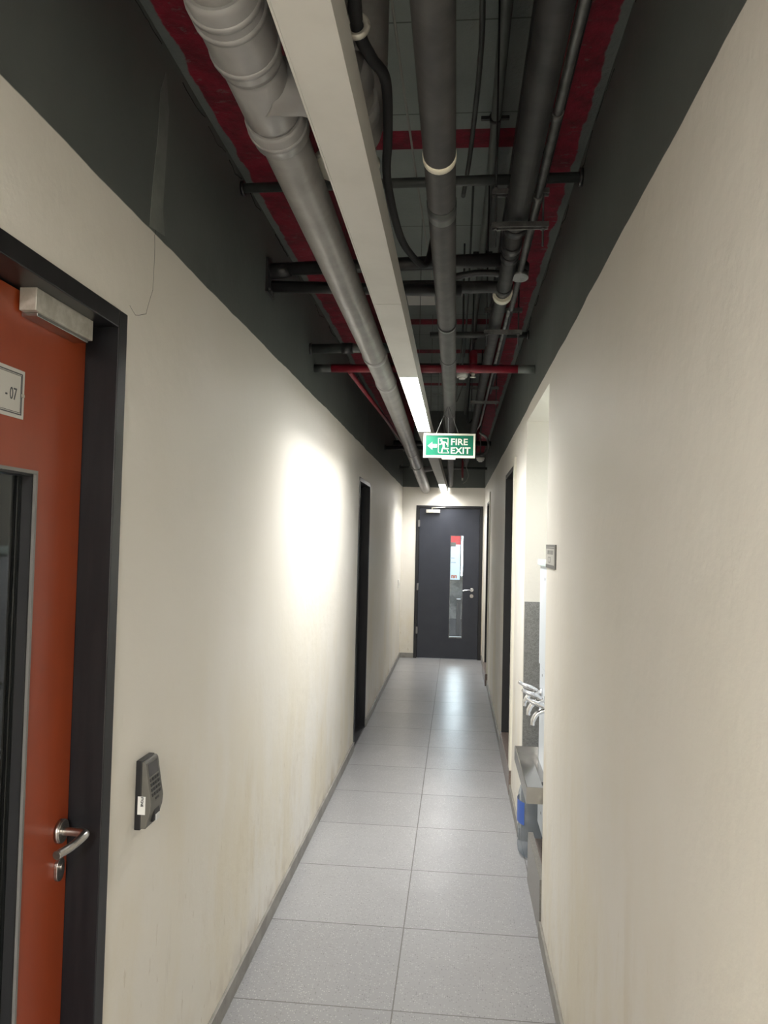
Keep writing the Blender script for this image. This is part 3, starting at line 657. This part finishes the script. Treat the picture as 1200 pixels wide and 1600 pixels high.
tube([(-0.25, -1.5, 2.68), (-0.25, 1.65, 2.68), (-0.25, 1.80, 2.68), (-0.25, 1.87, 2.74), (-0.25, 1.93, 2.84), (-0.25, 1.93, ZS)], 0.048, 28).build('pipe_run', 'pvc', d2)
for y0, y1 in ((1.42, 1.60), (1.66, 1.72)): tube([(-0.25, y0, 2.68), (-0.25, y1, 2.68)], 0.056, 28).build('coupling', 'pvcjoint', d2)
dt = thing('ceiling_rose', (-0.277, 1.76, 2.58), 'round cream disc half hidden behind the light channel', 'ceiling fitting')
tube([(-0.277, 1.77, 2.575), (-0.277, 1.77, 2.592)], [0.078, 0.080], 36).build('disc', 'creamplastic', dt)
tube([(-0.277, 1.77, 2.592), (-0.277, 1.77, 2.63)], 0.012, 10).build('stem', 'creamplastic', dt)
tg = MB(); tg.tube([(-0.193+0.019*math.cos(t*PI/12), 1.305, 2.60+0.019*math.sin(t*PI/12)) for t in range(25)], 0.006, 10, cap=False)
tag(tg.build('cable_clip', 'alu'), 'cream ring clip holding the thick black cable beside the light channel', 'cable clip')

# ------------------------------------------------------------------ insulated pipes along the corridor
ip = thing('insulated_pipe', (-0.05, 5, 2.52), 'thick black insulated pipe running down the middle of the ceiling', 'pipe')
ys = [-1.5]+[1.0+0.35*i for i in range(30)]
tube([(-0.052-(0.045*max(0, y_-4)/7), y_, 2.52+random.uniform(-.0012, .0012)) for y_ in ys[:-1]]+[(-0.10, YE, 2.52)], [0.035+random.uniform(-.0008, .0012) for _ in ys], 28).build('pipe_run', 'insul', ip)
def ipc(y0, y1, r, mat, name): 
    f = lambda y_: (-0.052-(0.045*max(0, y_-4)/7), y_, 2.52)
    return tube([f(y0), f(y1)], r, 28).build(name, mat, ip)
ipc(1.60, 1.622, 0.0362, 'yellowwhite', 'white_band'); ipc(1.83, 1.90, 0.0362, 'pipedark', 'tape_band'); ipc(2.86, 2.885, 0.0375, 'blackpipe', 'joint_band')
for yy in (3.4, 4.9, 5.6, 7.2): ipc(yy, yy+0.03, 0.0368, 'insul', 'joint_band')
rp = thing('insulated_pipe', (0.18, 4, 2.79), 'black insulated pipe near the right wall with a white band', 'pipe')
tube([(0.178, -1.5, 2.79), (0.178, 1.5, 2.79), (0.180, 2.62, 2.79)], 0.040, 24).build('pipe_run', 'insul', rp)
tube([(0.180, 2.62, 2.79), (0.182, 3.2, 2.79), (0.175, 3.4, 2.785), (0.16, 5.2, 2.785), (0.14, 8.0, 2.78), (0.11, YE, 2.78)], 0.031, 20).build('lower_run', 'insul', rp)
for y0, r in ((2.60, 0.043), (2.78, 0.036), (2.88, 0.035), (3.26, 0.036)): tube([(0.181, y0, 2.79), (0.181, y0+0.05, 2.79)], r, 22).build('coupling', 'blackpipe', rp)
tube([(0.180, 3.33, 2.785), (0.179, 3.375, 2.785)], 0.042, 26).build('white_band', 'yellowwhite', rp)
tube(smooth_path([(0.17, 3.28, 2.79), (0.10, 3.27, 2.79), (0.02, 3.23, 2.775), (-0.10, 3.20, 2.77), (-0.30, 3.19, 2.765)], 4), 0.026, 18).build('side_branch', 'insul', rp)
tube(smooth_path([(0.17, 3.14, 2.80), (0.05, 3.13, 2.80), (-0.10, 3.16, 2.78)], 4), 0.014, 12).build('thin_branch', 'blackpipe', rp)
cd = thing('steel_conduit', (0.236, 4, 2.80), 'thin bare steel pipe hugging the right beam', 'conduit')
tube([(0.236, -1.5, 2.80), (0.236, 3.62, 2.80)], 0.0125, 16).build('pipe_run', 'galv', cd)
tube([(0.226, 3.62, 2.80), (0.21, 5.5, 2.80), (0.20, 7.2, 2.80), (0.12, 8.3, 2.80)], 0.010, 12).build('far_run', 'galv', cd)
tube([(0.236, 3.12, 2.775), (0.236, 3.125, 2.80)], 0.034, 24).build('junction_box', 'galv', cd)
tube([(0.236, 3.125, 2.80), (0.238, 3.13, 2.835)], 0.036, 24).build('junction_box_back', 'blackpipe', cd)
for y0 in (1.95, 2.42): tube([(0.236, y0, 2.80), (0.236, y0+0.04, 2.80)], 0.0155, 16).build('coupling', 'galv', cd)
tag(tube([(0.255, -1.5, 2.86), (0.258, 3.0, 2.86), (0.24, 6.0, 2.86)], 0.009, 10).build('black_conduit', 'blackpipe'), 'slim black conduit squeezed between the steel pipe and the right beam', 'conduit')
gc = thing('ceiling_conduit', (0.13, 5, 3.5), 'grey green conduit clamped under the ceiling slab', 'conduit')
tube([(0.125, -1.5, 3.52), (0.135, 3.7, 3.52), (0.115, 6, 3.52), (0.09, 10.9, 3.52)], 0.022, 18).build('pipe_run', 'conduit', gc)
for yy in (3.25, 4.8, 6.8):
    tube([(0.130, yy, 3.52), (0.130, yy+0.02, 3.52)], 0.026, 18).build('clamp', 'blackpipe', gc); box(0.07, 0.19, yy+0.002, yy+0.018, 3.512, 3.526).build('clamp_ear', 'blackpipe', gc)
    tube([(0.125, yy, 3.54), (0.125, yy, ZS)], 0.004, 8).build('clamp_rod', 'blackpipe', gc)
# slim dark strip cable tray along the right beam face
tag(box(0.215, 0.262, -1.5, 6.0, 3.40, 3.46).build('cable_tray', 'blackpipe'), 'dark cable tray along the inner face of the right beam', 'cable tray')

# ------------------------------------------------------------------ cross pipes
def cross(name, y, z, r, x0, x1, mat, label, segs=None, y1=None, z1=None, group=None):
    t = thing(name, ((x0+x1)/2, y, z), label, 'pipe', group)
    tube([(x0, y, z), (x1, y if y1 is None else y1, z if z1 is None else z1)], r, 18).build('pipe_run', mat, t)
    return t
def flange(t, x, y, z, r, th=0.012, mat='blackpipe', sgn=1): tube([(x, y, z), (x+sgn*th, y, z)], r, 18).build('flange', mat, t)
t = cross('cross_pipe', 2.66, 2.953, 0.017, XL, XR, 'pipedark', 'slim dark pipe crossing from wall to wall, the one nearest the viewer', y1=2.58, z1=2.93)
flange(t, XL, 2.66, 2.953, 0.026); flange(t, XR, 2.58, 2.93, 0.03, sgn=-1)
t = cross('cross_pipe', 3.08, 2.805, 0.027, XL+0.01, 0.17, 'blackpipe', 'upper one of two black pipes crossing just before the channel joint', y1=3.06, z1=2.83)
flange(t, XL, 3.08, 2.80, 0.034); tube([(XL, 3.08, 2.80), (XL+0.06, 3.08, 2.80), (XL+0.09, 3.085, 2.808)], 0.031, 18).build('elbow', 'blackpipe', t)
t = cross('cross_pipe', 3.10, 2.742, 0.024, XL+0.01, 0.0, 'blackpipe', 'lower one of two black pipes crossing just before the channel joint', y1=3.17, z1=2.74)
flange(t, XL, 3.10, 2.742, 0.036)
box(XL, XL+0.01, 3.03, 3.15, 2.70, 2.84).build('wall_bracket', 'blackpipe', t)
for k in range(3): tube([(XL+0.01, 3.05+0.035*k, 2.715), (XL+0.016, 3.05+0.035*k, 2.715)], 0.005, 8).build('bolt', 'galv', t)
t = cross('cross_pipe', 3.99, 2.705, 0.025, XL, -0.30, 'pipedark', 'short dark pipe stub from the left wall above the red fire pipe', y1=3.95, z1=2.70)
flange(t, XL, 3.99, 2.705, 0.032); tube([(-0.62, 3.975, 2.703), (-0.56, 3.972, 2.702)], 0.029, 18).build('coupling', 'blackpipe', t)
rd2 = thing('fire_pipe', (-0.2, 4.13, 2.632), 'red fire sprinkler pipe crossing the corridor with grey painted ends', 'pipe')
tube([(-0.70, 4.13, 2.632), (0.31, 4.11, 2.625)], 0.022, 20).build('red_run', 'redpipe', rd2)
tube([(XL, 4.13, 2.632), (-0.70, 4.13, 2.632)], 0.0225, 20).build('painted_end', 'pipedark', rd2); tube([(0.31, 4.11, 2.625), (XR, 4.10, 2.622)], 0.0225, 20).build('painted_end', 'conduit', rd2)
tube([(0.055, 4.12, 2.63), (0.09, 4.12, 2.63)], 0.028, 18).build('tee', 'redpipe', rd2)
tube([(0.072, 4.12, 2.63), (0.072, 4.16, 2.72), (0.072, 4.4, 2.78)], 0.02, 18).build('riser', 'redpipe', rd2)
tube([(0.070, 4.118, 2.612), (0.070, 4.118, 2.585)], [0.013, 0.009], 14).build('sprinkler_head', 'alu', rd2); tube([(0.070, 4.118, 2.585), (0.070, 4.118, 2.581)], 0.016, 16).build('deflector', 'alu', rd2)
tube([(0.175, 4.117, 2.629), (0.198, 4.116, 2.628)], 0.0245, 18).build('clamp', 'galv', rd2)
t = thing('fire_pipe', (-0.59, 6.0, 2.65), 'thin red pipe running along the left beam beyond the crossing red pipe', 'pipe')
tube([(-0.60, 4.14, 2.615), (-0.585, 6.1, 2.67), (-0.575, 8.2, 2.715)], 0.0125, 14).build('pipe_run', 'redpipe', t)
tube([(-0.575, 8.2, 2.715), (-0.575, 8.24, 2.715)], 0.02, 14).build('elbow', 'blackpipe', t)
t = cross('cross_pipe', 4.50, 2.915, 0.018, -0.18, XR, 'pipedark', 'slim dark pipe crossing behind the red fire pipe'); flange(t, XR, 4.5, 2.915, 0.026, sgn=-1)
t = cross('cross_pipe', 8.27, 2.70, 0.022, XL, -0.30, 'blackpipe', 'black pipe stub from the left wall where the thin red pipe ends'); flange(t, XL, 8.27, 2.70, 0.03)
t = cross('cross_pipe', 10.5, 2.70, 0.018, XL, XR, 'pipedark', 'dark pipe crossing the corridor close to the end wall'); flange(t, XL, 10.5, 2.70, 0.035)
t = cross('cross_pipe', 9.4, 2.90, 0.03, XL, XR, 'blackpipe', 'black pipe crossing between the thin red pipe end and the end wall')
t = cross('cross_pipe', 7.1, 3.30, 0.05, -0.655, 0.262, 'blackpipe', 'dark pipe high under the slab behind the two black crossing pipes')

# pale panel and raised deck boards on the slab
tag(box(-0.42, -0.16, 5.72, 6.10, ZS-0.012, ZS).build('ceiling_hatch', 'white'), 'small white panel on the ceiling slab behind the black crossing pipes', 'ceiling panel')

# ------------------------------------------------------------------ strut hangers
def hanger(y, z0, z1, xa, xb, label, lower=0.07):
    t = thing('strut_hanger', ((xa+xb)/2, y, z0), label, 'pipe hanger', 'strut hangers of the right pipes')
    for z in (z0, z1):
        st_ = box(xa, xb, y-0.011, y+0.011, z-0.002, z+0.008).build('strut', 'blackpipe', t)  # black colour paints in the shade inside the open steel channel
        box(xa, xb, y-0.014, y-0.010, z-0.009, z+0.008).build('strut_lip', 'galv', st_); box(xa, xb, y+0.010, y+0.014, z-0.009, z+0.008).build('strut_lip', 'galv', st_)
    for x in (xa+0.012, xb-0.018):
        tube([(x, y, z0-lower), (x, y, ZB if x > 0.262 else ZS)], 0.0035, 8).build('threaded_rod', 'blackpipe', t)
        for z in (z0-0.012, z1+0.012): tube([(x, y, z-0.004), (x, y, z+0.004)], 0.008, 6).build('nut', 'galv', t)
    return t
hanger(2.50, 2.735, 2.845, 0.095, 0.278, 'pair of short steel struts clamping the right pipes, nearest of three')
hanger(3.78, 2.735, 2.842, 0.115, 0.300, 'pair of short steel struts clamping the right pipes, middle of three')
hanger(5.70, 2.735, 2.842, 0.08, 0.290, 'pair of short steel struts clamping the right pipes, farthest of three')
tag(tube([(0.052, 4.05, ZS), (0.046, 4.9, 3.30), (0.03, 5.6, 3.05)], 0.006, 8).build('thin_rod', 'pipedark'), 'thin dark rod slanting down beside the middle insulated pipe', 'rod')

# ------------------------------------------------------------------ cables
def cable(name, pts, r, mat, label, cat='cable'):
    return tag(tube(smooth_path(pts, 6), r, 10).build(name, mat), label, cat)
cable('thick_cable', [(-0.16, -1.0, 2.70), (-0.185, 1.0, 2.66), (-0.193, 1.30, 2.612), (-0.186, 1.45, 2.64), (-0.170, 1.60, 2.68), (-0.185, 1.82, 2.68), (-0.207, 2.045, 2.68), (-0.203, 2.39, 2.68), (-0.178, 2.581, 2.68), (-0.13, 2.75, 2.70), (-0.11, 2.95, 2.9), (-0.12, 3.4, 3.2)], 0.012, 'cable', 'thick black cable snaking beside the light channel')
cable('grey_wire', [(-0.175, 0.5, 2.95), (-0.175, 1.6, 2.95), (-0.165, 2.5, 2.96), (-0.15, 3.4, 2.98), (-0.13, 5.0, 3.0), (-0.16, 6.0, 2.9)], 0.0035, 'greycable', 'thin grey wire running between the thick black cable and the middle pipe', 'wire')
cable('black_wire', [(-0.155, 0.5, 3.2), (-0.15, 2.0, 3.2), (-0.13, 2.9, 3.15), (-0.09, 4.0, 3.15), (-0.13, 5.2, 3.0), (-0.11, 7.0, 3.0)], 0.006, 'cable', 'thin black cable running beside the grey wire under the slab')
cable('looped_cable', [(0.02, 0.8, 3.1), (0.035, 1.8, 3.15), (0.045, 2.3, 3.2), (0.025, 2.9, 3.2), (0.0, 3.3, 3.2)], 0.009, 'pipedark', 'dark grey cable pair curving out to the right of the middle pipe')
cable('tie_wire', [(-0.18, 5.3, 2.72), (-0.14, 5.3, 2.715), (-0.10, 5.25, 2.69), (-0.06, 5.2, 2.70)], 0.003, 'greycable', 'frayed grey tie wire reaching from the channel to the middle pipe', 'wire')
cable('hanging_wire', [(-0.14, 5.0, 3.2), (-0.13, 5.5, 2.9), (-0.11, 5.8, 2.7), (-0.08, 5.9, 2.66), (-0.10, 6.3, 2.9)], 0.004, 'greycable', 'grey wire drooping above the exit sign', 'wire')
cable('curly_wire', [(0.062, 9.7, 2.74), (0.085, 9.66, 2.68), (0.12, 9.7, 2.60), (0.135, 9.8, 2.53), (0.11, 9.8, 2.47), (0.07, 9.8, 2.44)], 0.005, 'greycable', 'curly grey wire dangling near the end wall on the right', 'wire')
cable('drooping_cable', [(0.20, 7.4, 2.75), (0.27, 7.4, 2.70), (0.29, 7.45, 2.62), (0.25, 7.45, 2.55), (0.17, 7.5, 2.54)], 0.012, 'galv', 'curved grey flexible conduit to the right behind the exit sign', 'conduit')
sp = thing('sprinkler_drop', (0.06, 9.7, 2.5), 'small red sprinkler drop near the end wall beside the curly wire', 'sprinkler')
tube([(0.06, 9.7, 2.82), (0.06, 9.7, 2.50)], 0.014, 12).build('drop_pipe', 'redpipe', sp); tube([(0.06, 9.7, 2.50), (0.06, 9.7, 2.47)], 0.01, 10).build('sprinkler_head', 'alu', sp)
for x_, y_, lb in ((0.015, 4.86, 'white smoke detector just behind the red fire pipe'), (0.22, 7.6, 'small white detector to the right behind the exit sign')):
    q = thing('smoke_detector', (x_, y_, 2.72), lb, 'smoke detector')
    zz = 2.74 if x_ < 0.1 else 2.50
    tube([(x_, y_, zz), (x_, y_, zz+0.03)], [0.034, 0.042], 24).build('body', 'white', q)
    tube([(x_, y_, zz-0.012), (x_, y_, zz)], [0.018, 0.024], 20).build('sensor_cap', 'white', q)
    tube([(x_, y_, zz+0.03), (x_, y_, ZS)], 0.006, 8).build('drop_rod', 'pipedark', q)
random.seed(21)
for i in range(5):
    xx = random.uniform(-0.16, 0.2); y0 = 5.6+i*0.9
    cable('loose_wire', [(xx, y0, ZS-0.02), (xx+random.uniform(-.05, .05), y0+0.1, 3.2), (xx+random.uniform(-.05, .05), y0+0.25, 2.92+random.uniform(-.05, .1)), (xx+random.uniform(-.1, .1), y0+0.5, 3.15)], random.choice((0.003, 0.005)), random.choice(('greycable', 'cable')),
          '%s of the five loose wires looping down from the slab beyond the exit sign' % ('nearest', 'second nearest', 'middle one', 'second farthest', 'farthest')[i], 'wire')
